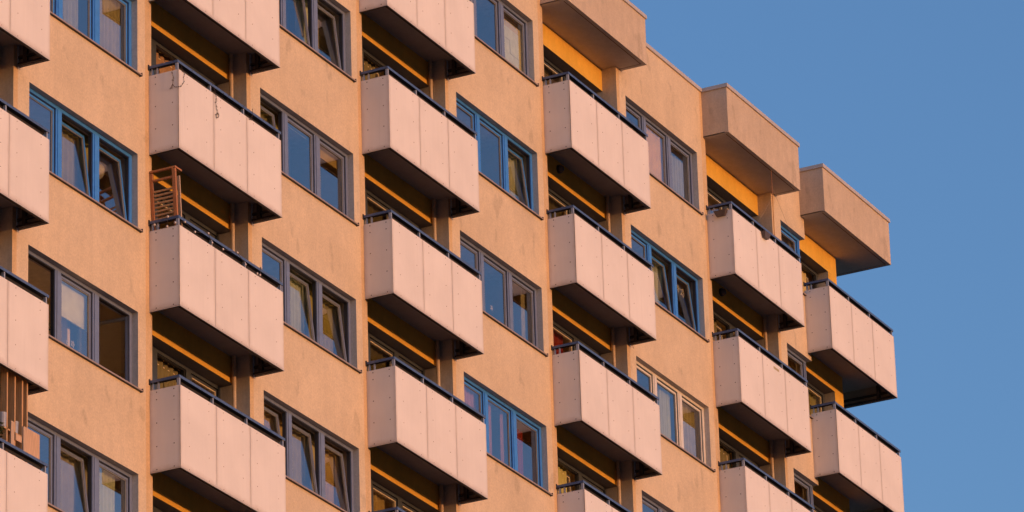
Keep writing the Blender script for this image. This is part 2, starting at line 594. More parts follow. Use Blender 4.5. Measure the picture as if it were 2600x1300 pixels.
# --- loggia beams, corner piers, drainpipes
def beam_mesh(k):
    b = MB()
    x0, x1 = LX0[k] + 0.002, LX1[k] - (0.002 if k < 5 else 0.0)
    zt = FH + 0.354
    if k < 5:
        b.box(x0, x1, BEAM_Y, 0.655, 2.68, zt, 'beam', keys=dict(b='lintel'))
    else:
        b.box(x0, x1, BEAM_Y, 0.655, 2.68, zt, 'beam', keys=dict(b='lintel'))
    return b
beam_src = {}
for k in range(6):
    for l in LEV[k]:
        if k not in beam_src:
            o = beam_mesh(k).build('loggia_beam', bld)
            beam_src[k] = o
        else:
            o = beam_src[k].copy(); COL.objects.link(o); o.parent = bld
        o.location = (CX[k], 0, lz(l))
pr = MB()
for l in LEV[5]:
    pr.box(2.104, LX1[5], BEAM_Y, 0.655, lz(l) + 0.55, lz(l) + 2.679, 'beam', keys=dict(l='loggia'))
po = pr.build('corner_pier', bld, (CX[5], 0, 0))

pipe_src = None
for k in range(0, 5):
    for l in LEV[k]:
        if l == 0 and k >= 3: continue
        if (k, l) == (2, 0): pass
        if pipe_src is None:
            p = MB()
            p.tube([(0, 0, 0.55), (0, 0, 1.6), (0, 0, FH + 0.353)], 0.037, 'pipe', 14, caps=False)
            p.tube([(0, 0, 1.90), (0, 0, 2.02)], 0.042, 'pipe', 14)
            p.box(-0.012, 0.012, 0.0, 0.06, 1.94, 1.97, 'steel')
            pipe_src = p.build('drainpipe', bld)
            o = pipe_src
        else:
            o = pipe_src.copy(); COL.objects.link(o); o.parent = bld
        o.location = (CX[k] + LX1[k] - 0.095, 0.25, lz(l))

# --- roof boxes over the top loggias
def roof_box(k):
    b = MB()
    wrap = (k == 5)
    zb = FH + 0.355
    yb = 1.3 if wrap else -0.002
    rim, st = 0.085, 0.016
    x1 = RB1 if k != 5 else 3.565
    # outer faces
    b.face([(0, -D, zb), (x1, -D, zb), (x1, -D, PAR_Z), (0, -D, PAR_Z)], 'concrete')
    b.face([(0, 0, zb), (0, -D, zb), (0, -D, PAR_Z), (0, 0, PAR_Z)], 'concrete')
    b.face([(x1, -D, zb), (x1, yb, zb), (x1, yb, PAR_Z), (x1, -D, PAR_Z)], 'concrete')
    b.face([(0, -D, PAR_Z), (x1, -D, PAR_Z), (x1, yb, PAR_Z), (0, yb, PAR_Z)], 'concrete')
    # rim of the underside, then a drip groove, then the field
    b.box(0.0, rim, -D + rim, 0.0, zb, zb + 0.02, 'box_soffit', skip='a')
    b.box(0.0, x1, -D, -D + rim, zb, zb + 0.02, 'box_soffit', skip='afl')
    b.box(x1 - rim, x1, -D + rim, yb, zb, zb + 0.02, 'box_soffit', skip='a')
    gx0, gx1, gy0 = rim, x1 - rim, -D + rim
    gr = 0.022
    b.box(gx0, gx1, gy0, gy0 + gr, zb + 0.004, zb + 0.014, 'seam')
    b.box(gx1 - gr, gx1, gy0 + gr, yb, zb + 0.004, zb + 0.014, 'seam')
    b.box(gx0, gx1 - gr, gy0 + gr, 0.0, zb + 0.002, zb + 0.05, 'box_soffit')
    lx0, lx1 = LX0[k] + 0.002, LX1[k] - 0.002
    if wrap:
        b.box(lx0, gx1 - gr, 0.0, yb, zb + 0.002, zb + 0.05, 'box_soffit')
    else:
        b.box(lx0, lx1, 0.0, BEAM_Y, zb + 0.002, zb + 0.05, 'box_soffit')
    o = b.build('roof_box', bld, (CX[k], 0, Z0))
    c = MB()
    e = 0.03
    xs = [-e, 1.72, x1 + e]
    for a, b2 in zip(xs, xs[1:]):
        c.box(a + 0.0015, b2 - 0.0015, -D - e, -D + 0.22, PAR_Z + 0.001, PAR_Z + 0.082, 'coping')
    c.box(-e, 0.22, -D + 0.223, 0.30, PAR_Z + 0.001, PAR_Z + 0.082, 'coping')
    c.box(x1 - 0.22, x1 + e, -D + 0.223, max(yb, 0.30), PAR_Z + 0.001, PAR_Z + 0.082, 'coping')
    c.build('coping', o)
for k in (3, 4, 5):
    roof_box(k)

# ------------------------------------------------------------------ balconies
def rim_uv(pts2, w, h):
    # distances to nearest side and to bottom rim; board split into quarter cells so interpolation works
    return [(min(a, w - a), min(b, h - b) if b > h / 2 else b) for a, b in pts2]

def panel_faces(mb, o, sx, w, h, key, nrm):
    """front face of a board split into cells; o origin, sx direction of the width, z up"""
    o = Vector(o); sx = Vector(sx)
    xs = [0, w / 2, w]; zs = [0, h / 2, h]
    for i in range(2):
        for j in range(2):
            q = [(xs[i], zs[j]), (xs[i + 1], zs[j]), (xs[i + 1], zs[j + 1]), (xs[i], zs[j + 1])]
            uv = [(min(a, w - a), (b if b <= h / 2 else (h - b) + 0.10)) for a, b in q]
            if j == 1:
                uv = [(min(a, w - a), (h - b) * 1.0 + 0.06) for a, b in q]
            else:
                uv = [(min(a, w - a), b) for a, b in q]
            mb.face([o + sx * a + Vector((0, 0, b)) for a, b in q], key, uv=uv)

def board_panel(x0, x1, z0, z1, rivets):
    """board facing -y with its front at y = -D"""
    b = MB()
    t = 0.012
    big = (1.0, 1.0)
    panel_faces(b, (x0, -D, z0), (1, 0, 0), x1 - x0, z1 - z0, 'board', 0)
    for q in ([(x0, -D + t, z0), (x0, -D, z0), (x0, -D, z1), (x0, -D + t, z1)], [(x1, -D, z0), (x1, -D + t, z0), (x1, -D + t, z1), (x1, -D, z1)],
              [(x0, -D, z1), (x1, -D, z1), (x1, -D + t, z1), (x0, -D + t, z1)], [(x0, -D + t, z0), (x1, -D + t, z0), (x1, -D, z0), (x0, -D, z0)],
              [(x1, -D + t, z0), (x0, -D + t, z0), (x0, -D + t, z1), (x1, -D + t, z1)]):
        b.face(q, 'board', uv=[big] * 4)
    for (x, z) in rivets:
        b.dot((x, -D, z), 'y-', 0.009, 'rivet_f')
    return b

def side_board(x, y0, y1, z0, z1, rivets, face):
    b = MB()
    t = 0.012 * (1 if face == 'x-' else -1)
    if face == 'x-':
        panel_faces(b, (x, y1, z0), (0, -1, 0), y1 - y0, z1 - z0, 'board', 0)
    else:
        panel_faces(b, (x, y0, z0), (0, 1, 0), y1 - y0, z1 - z0, 'board', 0)
    big = [(1, 1)] * 4
    for q in ([(x + t, y0, z0), (x + t, y1, z0), (x + t, y1, z1), (x + t, y0, z1)], [(x, y0, z0), (x, y1, z0), (x + t, y1, z0), (x + t, y0, z0)],
              [(x, y0, z1), (x + t, y0, z1), (x + t, y1, z1), (x, y1, z1)], [(x, y0, z0), (x + t, y0, z0), (x + t, y0, z1), (x, y0, z1)],
              [(x, y1, z0), (x, y1, z1), (x + t, y1, z1), (x + t, y1, z0)]):
        b.face(q, 'board', uv=big)
    for (y, z) in rivets:
        b.dot((x, y, z), face, 0.0115, 'rivet')
    return b

RZ = (1.378, 1.25, 0.845, 0.44, 0.045)
def make_balcony(wrap=False):
    w = W0
    yb = 1.25 if wrap else -0.004
    b = MB()
    lx0 = 0.095 if not wrap else 0.20
    lx1 = 3.27
    # slab
    if wrap:
        b.box(0.035, w - 0.035, -D + 0.035, yb, 0.355, 0.55, 'soffit', keys=dict(a='floor'))
    else:
        b.box(0.035, w - 0.035, -D + 0.035, yb, 0.355, 0.55, 'soffit', keys=dict(a='floor'))
        b.box(lx0, lx1, yb, 0.66, 0.355, 0.55, 'soffit', keys=dict(a='floor'))
    # dark carrier behind the boards
    b.box(0.016, w - 0.016, -D + 0.0125, -D + 0.03, 0.02, BH - 0.02, 'seam')
    b.box(0.0125, 0.03, -D + 0.03, -0.004, 0.02, BH - 0.02, 'seam')
    b.box(w - 0.03, w - 0.0125, -D + 0.03, yb, 0.02, BH - 0.02, 'inner')
    # steel angle frame on the inner side of the hanging right-hand board
    xi = w - 0.03
    b.box(xi - 0.05, xi - 0.001, -D + 0.032, yb - 0.02, 0.012, 0.05, 'steel')
    b.box(xi - 0.045, xi - 0.002, -D + 0.032, yb - 0.03, 0.13, 0.17, 'steel')
    b.box(xi - 0.06, xi - 0.001, -0.20, -0.13, 0.052, 0.352, 'steel')
    b.box(xi - 0.05, xi - 0.001, -D + 0.034, -D + 0.08, 0.05, 0.352, 'steel')
    b.box(0.034, 0.07, -D + 0.032, -0.02, 0.012, 0.05, 'steel')
    b.box(0.075, xi - 0.06, -D + 0.032, -D + 0.075, 0.012, 0.05, 'steel')
    root = b.build('balcony')
    xs = [0.0, 1.152, 2.262, w]
    g_ = 0.0045
    rx = [(0.275, 0.908), (1.378, 2.016), (2.487, 3.19)]
    for i in range(3):
        x0 = xs[i] + (g_ if i else 0.0); x1 = xs[i + 1] - (g_ if i < 2 else 0.0)
        riv = [(x, z) for x in rx[i] for z in RZ]
        board_panel(x0, x1, 0.022, BH, riv).build('front_panel', root)
    riv = [(y, z) for y in (-0.13, -0.455) for z in RZ]
    side_board(0.0, -D + 0.002, -0.004, 0.022, BH, riv, 'x-').build('side_panel', root)
    side_board(w, -D + 0.002, yb, 0.022, BH, riv, 'x+').build('side_panel', root)
    # bottom trim (aluminium angle)
    t = MB()
    t.box(-0.003, w + 0.003, -D - 0.004, -D + 0.031, -0.004, 0.014, 'trim', keys=dict(b='steel'))
    t.box(-0.003, 0.031, -D + 0.032, -0.004, -0.004, 0.014, 'trim', keys=dict(b='steel'))
    t.box(w - 0.031, w + 0.003, -D + 0.032, yb, -0.004, 0.014, 'trim', keys=dict(b='steel'))
    # pale end angle where the right board meets the wall
    if not wrap:
        t.box(w - 0.062, w - 0.0315, -0.030, -0.006, -0.035, 0.352, 'galv')
    t.build('bottom_trim', root)
    # hand rail: flat bar with a down-turned front lip
    r = MB()
    zr0, zr1 = 1.552, 1.600
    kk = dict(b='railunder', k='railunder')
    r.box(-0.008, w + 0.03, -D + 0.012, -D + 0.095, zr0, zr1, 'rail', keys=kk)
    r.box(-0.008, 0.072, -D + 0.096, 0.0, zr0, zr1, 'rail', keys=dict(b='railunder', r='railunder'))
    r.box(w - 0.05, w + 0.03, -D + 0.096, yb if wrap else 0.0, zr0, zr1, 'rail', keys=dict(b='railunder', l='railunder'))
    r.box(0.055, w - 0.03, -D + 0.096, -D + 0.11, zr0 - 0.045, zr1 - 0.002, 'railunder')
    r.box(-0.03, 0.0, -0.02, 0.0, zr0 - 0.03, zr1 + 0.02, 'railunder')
    r.build('handrail', root)
    for (x, y) in ((0.018, -D + 0.04), (1.092, -D + 0.045), (2.20, -D + 0.045), (w - 0.03, -D + 0.045), (0.03, -0.055), (0.03, -0.155), (w - 0.02, -0.06)):
        p = MB()
        d = 0.026 if y < -0.4 else 0.014
        p.box(x - 0.016, x + 0.016, y - 0.010 if y > -0.4 else y - 0.022, y + d, BH - 0.25, zr0 - 0.001, 'post')
        p.build('post', root)
    return root

bal_src = {}
for k in range(6):
    key = (k == 5)
    for l in LEV[k]:
        if key not in bal_src:
            o = make_balcony(key); o.parent = bld; bal_src[key] = o
        else:
            o = copy_tree(bal_src[key], bld)
        o.location = (CX[k], 0, lz(l))
        o.scale = (CW[k] / W0, 1, 1)

# ------------------------------------------------------------------ windows
def sash_mesh(w, h, frame, fw_=0.044, bead=False, pane=True):
    """a sash with its lower left corner at the origin, outer face at y=0, towards the room +y"""
    s = MB()
    t = 0.042
    kk = dict(k='sash_in', l='sash_in', r='sash_in')
    s.box(0, fw_, 0, t, 0, h, frame, keys=kk)
    s.box(w - fw_, w, 0, t, 0, h, frame, keys=kk)
    s.box(fw_, w - fw_, 0.001, t - 0.001, 0, fw_, frame, keys=kk)
    s.box(fw_, w - fw_, 0.001, t - 0.001, h - fw_, h, frame, keys=kk)
    if bead:
        e, bw = fw_, 0.016
        s.box(e, w - e, -0.004, 0.02, h - fw_ - bw, h - fw_ - 0.0005, 'bead')
        s.box(w - e - bw, w - e - 0.0005, -0.004, 0.02, fw_, h - fw_ - bw - 0.0005, 'bead')
    else:
        e, bw = fw_, 0.014
        s.box(e, w - e, 0.012, 0.03, h - fw_ - bw, h - fw_ - 0.0005, 'sash_in')
        s.box(w - e - bw, w - e - 0.0005, 0.012, 0.03, fw_, h - fw_ - bw - 0.0005, 'sash_in')
    return s

def pane_mesh(w, h, fw_=0.044):
    p = MB()
    e = fw_ - 0.004
    p.face([(e, 0.022, e), (w - e, 0.022, e), (w - e, 0.022, h - e), (e, 0.022, h - e)], 'glass')
    return p

def place_sash(parent, x, y, z, w, h, frame, mode, hinge='r', bead=False, handle=True, tilt=6.4):
    so = sash_mesh(w, h, frame, bead=bead).build('sash', parent, (x, y, z))
    po = pane_mesh(w, h).build('pane', parent, (x, y, z))
    if mode == 'T':
        for o in (so, po): o.rotation_euler = (R(-tilt), 0, 0)
    elif mode == 'O':
        for o in (so, po):
            if hinge == 'r':
                o.location = (x + w, y, z); o.scale = (-1, 1, 1); o.rotation_euler = (0, 0, R(-86))
            else:
                o.rotation_euler = (0, 0, R(88))
    if handle and mode != 'C':
        hd = MB()
        hd.box(x + w + 0.012, x + w + 0.030, y - 0.006, y + 0.02, z + h * 0.30, z + h * 0.30 + 0.05, 'seal_and_shade')
        hd.build('latch', parent)

def window(k, l, color, modes, narrow=False):
    fr = 'fr_' + color
    x0, x1 = (WX0, WX1) if not narrow else (3.784, 5.005)
    xs = [(3.84, 4.733), (4.912, 5.868), (6.065, 7.010)] if not narrow else [(3.86, 4.885)]
    y0, y1 = 0.112, 0.185
    z0, z1 = WZ0 + 0.012, WZ1
    zt, zb = z1 - 0.058, z0 + 0.06
    f = MB()
    f.box(x0, x1, y0, y1, zt, z1 - 0.001, fr)
    f.box(x0, x1, y0, y1, z0, zb, fr)
    edges = [x0] + [e for s in xs for e in s] + [x1]
    for i in range(0, len(edges), 2):
        a, b_ = edges[i], edges[i + 1]
        f.box(a + (0.001 if i == 0 else 0), b_ - (0.001 if b_ == x1 else 0), y0 + 0.001, y1 - 0.001, zb, zt, fr)
        if b_ - a > 0.12 and i not in (0,):
            f.box(a + 0.045, b_ - 0.045, y0 - 0.010, y0 + 0.0005, zb, zt, fr)   # cover strip on the mullion
    # seals round each light
    for (a, b_) in xs:
        f.box(a, a + 0.012, y0 + 0.02, y1 + 0.01, zb, zt, 'seal_and_shade')
        f.box(b_ - 0.012, b_, y0 + 0.02, y1 + 0.01, zb, zt, 'seal_and_shade')
        f.box(a + 0.012, b_ - 0.012, y0 + 0.02, y1 + 0.01, zt - 0.012, zt, 'seal_and_shade')
    o = f.build('window', bld, (CX[k], 0, lz(l)))
    for i, ((a, b_), md) in enumerate(zip(xs, modes)):
        place_sash(o, a + 0.014, y0 + 0.028, zb + 0.002, b_ - a - 0.028, zt - zb - 0.018, fr, md, 'l' if i == 0 else 'r')
    s = MB()
    sx1 = x1 + 0.055 if not narrow else x1 + 0.10
    s.face([(x0 - 0.03, -0.05, WZ0 - 0.012), (sx1, -0.05, WZ0 - 0.012), (sx1, y0, WZ0 + 0.012), (x0 - 0.03, y0, WZ0 + 0.012)], 'sill')
    s.box(x0 - 0.03, sx1, -0.052, -0.004, WZ0 - 0.040, WZ0 - 0.0125, 'sill', keys=dict(b='seal_and_shade'))  # near-black underside paints in the shadow line below the sill
    s.box(sx1, sx1 + 0.012, -0.058, 0.0, WZ0 - 0.05, WZ0 + 0.012, 'steel')
    s.build('sill', o)
    return o

WIN = {
    (-1, -2): ('gray', 'CCC'), (-1, -3): ('gray', 'CTC'), (-1, -4): ('blue', 'CCT'), (-1, -5): ('gray', 'CCC'), (-1, -6): ('gray', 'CTT'),
    (0, -2): ('blue', 'CCC'), (0, -3): ('blue', 'CTT'), (0, -4): ('gray', 'OCO'), (0, -5): ('gray', 'CTC'), (0, -6): ('gray', 'CCC'),
    (1, -1): ('gray', 'CTT'), (1, -2): ('gray', 'TCC'), (1, -3): ('gray', 'CTT'), (1, -4): ('gray', 'TTT'), (1, -5): ('gray', 'CCC'),
    (2, 0): ('gray', 'CCC'), (2, -1): ('blue', 'CCT'), (2, -2): ('gray', 'CCC'), (2, -3): ('blue', 'CCC'), (2, -4): ('gray', 'CCC'),
    (3, 0): ('gray', 'CCC'), (3, -1): ('blue', 'CTT'), (3, -2): ('white', 'CCC'), (3, -3): ('gray', 'CCC'), (3, -4): ('gray', 'CCC'),
    (4, 0): ('blue', 'C'), (4, -1): ('gray', 'C'), (4, -2): ('gray', 'C'), (4, -3): ('gray', 'C'),
}
for (k, l), (c, md) in WIN.items():
    window(k, l, c, md, narrow=(k == 4))

# balcony windows at the back of each loggia
def loggia_window(k, l, modes):
    fr = 'fr_dark'
    x0, x1 = LX0[k] + 0.002, (LX1[k] - 0.005 if k < 5 else 2.102)
    if k < 5:
        xs = [(x0 + 0.09, 1.02), (1.195, 2.135), (2.29, x1 - 0.085)]
    else:
        xs = [(x0 + 0.09, 1.02), (1.12, x1 - 0.085)]
        modes = modes[:2]
    z0, z1 = 0.552, 2.679
    y0, y1 = GLASS_Y, GLASS_Y + 0.075
    zt, zb = z1 - 0.062, z0 + 0.08
    f = MB()
    f.box(x0, x1, y0, y1, zt, z1, fr)
    f.box(x0, x1, y0, y1, z0, zb, fr)
    edges = [x0] + [e for s in xs for e in s] + [x1]
    for i in range(0, len(edges), 2):
        f.box(edges[i], edges[i + 1], y0 + 0.001, y1 - 0.001, zb, zt, fr)
    for (a, b_) in xs:
        f.box(a, b_, y0 + 0.03, y1 + 0.01, zt - 0.014, zt, 'seal_and_shade')
        f.box(b_ - 0.014, b_, y0 + 0.03, y1 + 0.01, zb, zt - 0.0145, 'seal_and_shade')
    o = f.build('balcony_window', bld, (CX[k], 0, lz(l)))
    for i, ((a, b_), md) in enumerate(zip(xs, modes)):
        place_sash(o, a + 0.014, y0 + 0.02, zb + 0.002, b_ - a - 0.030, zt - zb - 0.020, fr, md, bead=True, handle=False, tilt=4.5)

LWT = {(1, -4): 'CTC', (4, -1): 'CTC', (4, -2): 'CTC', (1, -2): 'CTC', (2, -1): 'CTC', (5, 0): 'CT', (3, -3): 'CTC'}
for k in range(6):
    for l in LEV[k]:
        loggia_window(k, l, LWT.get((k, l), 'CCC'))

# round ceiling lights on the beams
for (k, l) in ((4, -1), (3, -1)):
    b = MB()
    b.tube([(0, 0, 0), (0, -0.05, 0)], 0.085, 'steel', 16)
    b.ball((0, -0.05, 0), 0.075, 'planter2', 12, 8)
    b.build('wall_lamp', bld, (CX[k] + 1.2, BEAM_Y - 0.001, lz(l) + 2.98))

# ------------------------------------------------------------------ things on and behind the balconies and windows
def P(k, l, x, y, z):
    return Vector((CX[k] + x, y, lz(l) + z))

# --- slatted screen standing on a balcony corner
scr = empty('slatted_screen', P(1, -3, 0.15, -0.30, 0.552))
tag(scr, 'red brown wooden slatted screen standing in the corner of a balcony', 'screen')
def leanx(z):                       # the screen leans a little to the west
    return -0.15 * max(0.0, z - 0.5) / 1.4
def post_bar(x, y, w, d, z0, z1, key, name='post'):
    b = MB()
    b.obox((x + leanx(z0) / 2 + leanx(z1) / 2, y, (z0 + z1) / 2), (w / 2, 0, 0), (0, d / 2, 0),
           ((leanx(z1) - leanx(z0)) / 2, 0, (z1 - z0) / 2), key)
    return b.build(name, scr)
post_bar(0.02, -0.165, 0.046, 0.06, 0.0, 1.91, 'wood_red')
post_bar(0.16, -0.165, 0.028, 0.045, 0.0, 1.83, 'wood_pale')
post_bar(0.02, 0.265, 0.04, 0.05, 0.0, 1.90, 'wood_red')
for i in range(9):
    z = 1.02 + i * 0.068
    b = MB()
    b.box(0.004 + leanx(z), 0.028 + leanx(z), -0.127, 0.239, z, z + 0.029, 'wood_tan')
    b.build('slat', scr)
for z in (1.755, 1.915):
    b = MB()
    b.box(-0.005 + leanx(z), 0.04 + leanx(z), -0.127 if z < 1.9 else -0.205, 0.239 if z < 1.9 else 0.29, z, z + 0.032, 'wood_red')
    b.build('rail', scr)
b = MB()
b.box(0.042 + leanx(1.9), 0.21 + leanx(1.9), -0.205, -0.15, 1.915, 1.945, 'wood_red')
b.build('rail', scr)

# --- home-made board screen at the end of the lower left balcony
ps = empty('board_screen', P(0, -5, 2.7, -0.44, 0.552))
tag(ps, 'improvised privacy screen of upright rough boards behind the lower left balcony rail', 'screen')
for (xe, d, w, z1, key) in ((2.45, 0.115, 0.03, 2.58, 'wood_tan'), (2.672, 0.15, 0.032, 2.60, 'wood_tan'),
                            (2.885, 0.125, 0.036, 2.60, 'wood_tan'), (3.02, 0.07, 0.03, 2.60, 'wood_tan')):
    b = MB()
    b.box(xe - 2.7 - w, xe - 2.7, -0.03, -0.03 + d, 0.0, z1 - 0.01, key)
    b.build('upright_board', ps)
for (x0, x1, z0, z1, y0, y1, key, nm) in ((2.515, 2.602, 1.0, 1.475, -0.055, -0.032, 'wood_pale', 'short_board'),
                                          (2.905, 3.335, 1.0, 1.50, -0.050, -0.034, 'wood_ply', 'plywood_sheet'),
                                          (2.852, 2.90, 1.0, 1.49, -0.062, -0.032, 'wood_pale', 'short_board'),
                                          (2.64, 2.81, 1.20, 1.30, -0.056, -0.033, 'wood_ply', 'short_board'),
                                          (2.33, 2.84, 1.31, 1.335, -0.030, 0.055, 'wood_tan', 'cross_board')):
    b = MB()
    b.box(x0 - 2.7, x1 - 2.7, y0, y1, z0, z1, key)
    b.build(nm, ps)

def pot_mesh(r0, r1, h, key):
    b = MB()
    n = 14
    c = lambda r, z: [(r * math.cos(2 * math.pi * i / n), r * math.sin(2 * math.pi * i / n), z) for i in range(n)]
    a, t, ti, bi = c(r0, 0), c(r1, h), c(r1 * 0.9, h), c(r1 * 0.85, h * 0.8)
    for q0, q1 in ((a, t), (t, ti), (ti, bi)):
        for i in range(n):
            b.face([q0[i], q0[(i + 1) % n], q1[(i + 1) % n], q1[i]], key)
    b.face(a[::-1], key); b.face(bi, key)
    return b
def leaves(mb, c, rad, n, size, key='leaf', sq=(1, 1, 1), rnd=random):
    c = Vector(c)
    for i in range(n):
        d = Vector((rnd.gauss(0, 1), rnd.gauss(0, 1), rnd.gauss(0, 1))).normalized() * rnd.random() ** 0.5
        p = c + Vector((d.x * rad * sq[0], d.y * rad * sq[1], d.z * rad * sq[2]))
        u = Vector((rnd.gauss(0, 1), rnd.gauss(0, 1), rnd.gauss(0, 0.6))).normalized()
        v = u.cross(Vector((rnd.random(), rnd.random(), 1))).normalized()
        s_ = size * (0.6 + 0.8 * rnd.random())
        w_ = u.cross(v) * s_ * 0.18
        mb.face([p - u * s_, p - v * s_ * 0.38 + w_, p + u * s_, p + v * s_ * 0.38 + w_], key)

pl = empty('potted_plant', P(0, -5, 2.24, -0.40, 1.42))
tag(pl, 'leafy plant in a grey pot standing left of the rough upright boards', 'plant')
pot_mesh(0.07, 0.10, 0.22, 'planter2').build('pot', pl)
b = MB(); leaves(b, (0, 0, 0.40), 0.16, 130, 0.035, sq=(1, 0.8, 1.1)); b.tube([(0, 0, 0.17), (0, 0, 0.5)], 0.008, 'twig', 6)
b.build('foliage', pl)
# small grey and white pots on the board screen's cross board
for (x, zz, r, h, lab) in ((2.40, 0.0, 0.065, 0.24, 'grey metal pot standing among the rough boards, nearer the leafy plant'),
                           (2.74, 0.0, 0.062, 0.20, 'pale metal pot standing among the rough boards, nearer the plywood sheet')):
    o = pot_mesh(r * 0.85, r, h, 'post').build('metal_pot', None, P(0, -5, x, -0.50 + 0.09, 0.552 + 1.336))
    tag(o, lab, 'pot')
hp = empty('hanging_plant', P(0, -5, 2.16, -0.38, 2.62))
tag(hp, 'trailing plant hanging under a balcony at the left edge', 'plant')
b = MB()
for i in range(7):
    a = random.random() * 6.28
    x = 0.07 * math.cos(a); y = 0.07 * math.sin(a)
    pts = [(x * t, y * t, 0.05 - t * t * (0.16 + 0.05 * i % 0.2)) for t in (0.3, 0.7, 1.0, 1.25)]
    b.tube(pts, 0.004, 'leaf', 5)
    for p in pts: leaves(b, p, 0.035, 9, 0.022)
b.build('foliage', hp)
pot_mesh(0.05, 0.08, 0.09, 'planter2').build('pot', hp)
b = MB(); b.tube([(0, 0, 0.09), (0, 0, 0.53)], 0.003, 'wire', 5); b.build('hook', hp)

# --- garland of dry twigs wound round the rail of one balcony
def strand(mb, pts, r, key, spikes=0, sp_len=0.03):
    mb.tube(pts, r, key, 5, caps=False)
    pts = [Vector(p) for p in pts]
    for a, b_ in zip(pts, pts[1:]):
        n = max(1, int((b_ - a).length / 0.016)) if spikes else 0
        for i in range(n * spikes):
            p = a.lerp(b_, random.random())
            d = Vector((random.gauss(0, 1), -abs(random.gauss(0, .4)), random.gauss(0, 1))).normalized() * sp_len * (0.5 + random.random() * 0.7)
            if abs(p.x + 0.012) < 0.01: d = Vector((-abs(d.x) * 0.4, d.z, d.y))
            mb.tube([p, p + d], r * 0.75, key, 4, caps=False)
    for p in pts:
        if spikes: mb.ball(p, r * 3.0, key, 6, 4)
gar = empty('twig_garland', P(1, -2, 0, 0, 0))
tag(gar, 'dry twig garland dangling from a balcony rail, looped round its corner', 'garland')
b = MB()
strand(b, [(-0.016, -0.47, 1.60), (-0.016, -0.483, 1.464), (-0.014, -0.455, 1.385), (-0.014, -0.482, 1.285), (-0.014, -0.482, 1.233), (-0.014, -0.466, 1.166),
           (-0.014, -0.446, 1.133), (-0.016, -0.421, 1.091), (-0.016, -0.455, 1.10), (-0.014, -0.476, 1.154)], 0.0024, 'twig', 2, 0.02)
strand(b, [(-0.014, -0.476, 1.15), (-0.016, -0.505, 1.112), (-0.018, -0.541, 1.098), (-0.012, -D - 0.01, 1.098), (0.034, -D - 0.014, 1.112), (0.111, -D - 0.012, 1.194),
           (0.154, -D - 0.012, 1.249), (0.140, -D - 0.012, 1.322), (0.175, -D - 0.012, 1.395), (0.113, -D - 0.012, 1.420), (0.12, -D + 0.03, 1.56)], 0.0024, 'twig', 2, 0.02)
b.build('corner_loop', gar)
b = MB()
strand(b, [(1.18, -D + 0.01, 1.55), (1.191, -D - 0.012, 1.442), (1.225, -D - 0.014, 1.363), (1.190, -D - 0.012, 1.269), (1.213, -D - 0.014, 1.212), (1.24, -D - 0.012, 1.149),
           (1.25, -D - 0.012, 1.098), (1.201, -D - 0.012, 1.046), (1.226, -D - 0.012, 1.003), (1.275, -D - 0.012, 1.03), (1.295, -D - 0.012, 1.085), (1.25, -D - 0.012, 1.10)], 0.0024, 'twig', 3, 0.03)
b.build('dangling_end', gar)
b = MB()
strand(b, [(2.289, -D - 0.012, 1.44), (2.324, -D - 0.012, 1.399), (2.395, -D - 0.012, 1.415), (2.414, -D - 0.012, 1.471), (2.46, -D + 0.0, 1.547), (2.461, -D + 0.0, 1.64)], 0.0028, 'twig', 2, 0.016)
b.build('dangling_end', gar)
# twigs wound round the front bar of the rail
b = MB()
pts = []
for i in range(60):
    x = 0.2 + i * 0.052
    a = i * 1.9
    pts.append((x, -D + 0.053 + 0.052 * math.cos(a), 1.574 + 0.035 * math.sin(a)))
b.tube(pts, 0.0045, 'twig', 5, caps=False)
b.build('winding', gar)

# --- fairy lights along the next balcony's rail
fl = empty('fairy_lights', P(1, -3, 0, 0, 0))
tag(fl, 'string of small white globe lights wound along the rail below the twig garland', 'fairy lights')
seq = [(-0.012, -0.112, 1.52), (-0.012, -0.364, 1.61), (-0.012, -0.35, 1.44), (-0.012, -0.503, 1.475), (0.183, -D + 0.005, 1.54), (0.55, -D + 0.03, 1.50), (0.948, -D + 0.005, 1.612),
       (1.065, -D + 0.005, 1.485), (1.45, -D + 0.02, 1.51), (1.905, -D + 0.005, 1.605), (2.20, -D + 0.02, 1.50), (2.545, -D - 0.008, 1.452), (2.638, -D - 0.008, 1.46), (2.697, -D + 0.0, 1.612)]
b = MB()
b.tube(seq, 0.004, 'wire', 5, caps=False)
b.build('wire', fl)
for p in seq:
    b = MB(); b.ball(p, 0.021, 'bulb', 9, 7); b.build('bulb', fl)

# --- planters and greenery on the top balcony
def trough(w, h, d, key):
    """flower box hanging on the outside of a board: back at y=0, towards -y"""
    b = MB()
    tw, bw = w / 2, w / 2 * 0.66
    tp = [(-tw, 0, 0), (tw, 0, 0), (tw, -d, 0), (-tw, -d, 0)]
    bt = [(-bw, -0.01, -h), (bw, -0.01, -h), (bw, -d * 0.72, -h), (-bw, -d * 0.72, -h)]
    for i in range(4):
        j = (i + 1) % 4
        b.face([bt[i], bt[j], tp[j], tp[i]], key)
    b.face(bt[::-1], key)
    inn = [(x * 0.93, y * 0.9 - 0.004, -0.03) for x, y, z in tp]
    b.face(inn, 'twig')
    for i in range(4):
        j = (i + 1) % 4
        b.face([tp[i], tp[j], (inn[j][0], inn[j][1], 0), (inn[i][0], inn[i][1], 0)], key)
        b.face([(inn[i][0], inn[i][1], 0), (inn[j][0], inn[j][1], 0), inn[j], inn[i]], key)
    return b
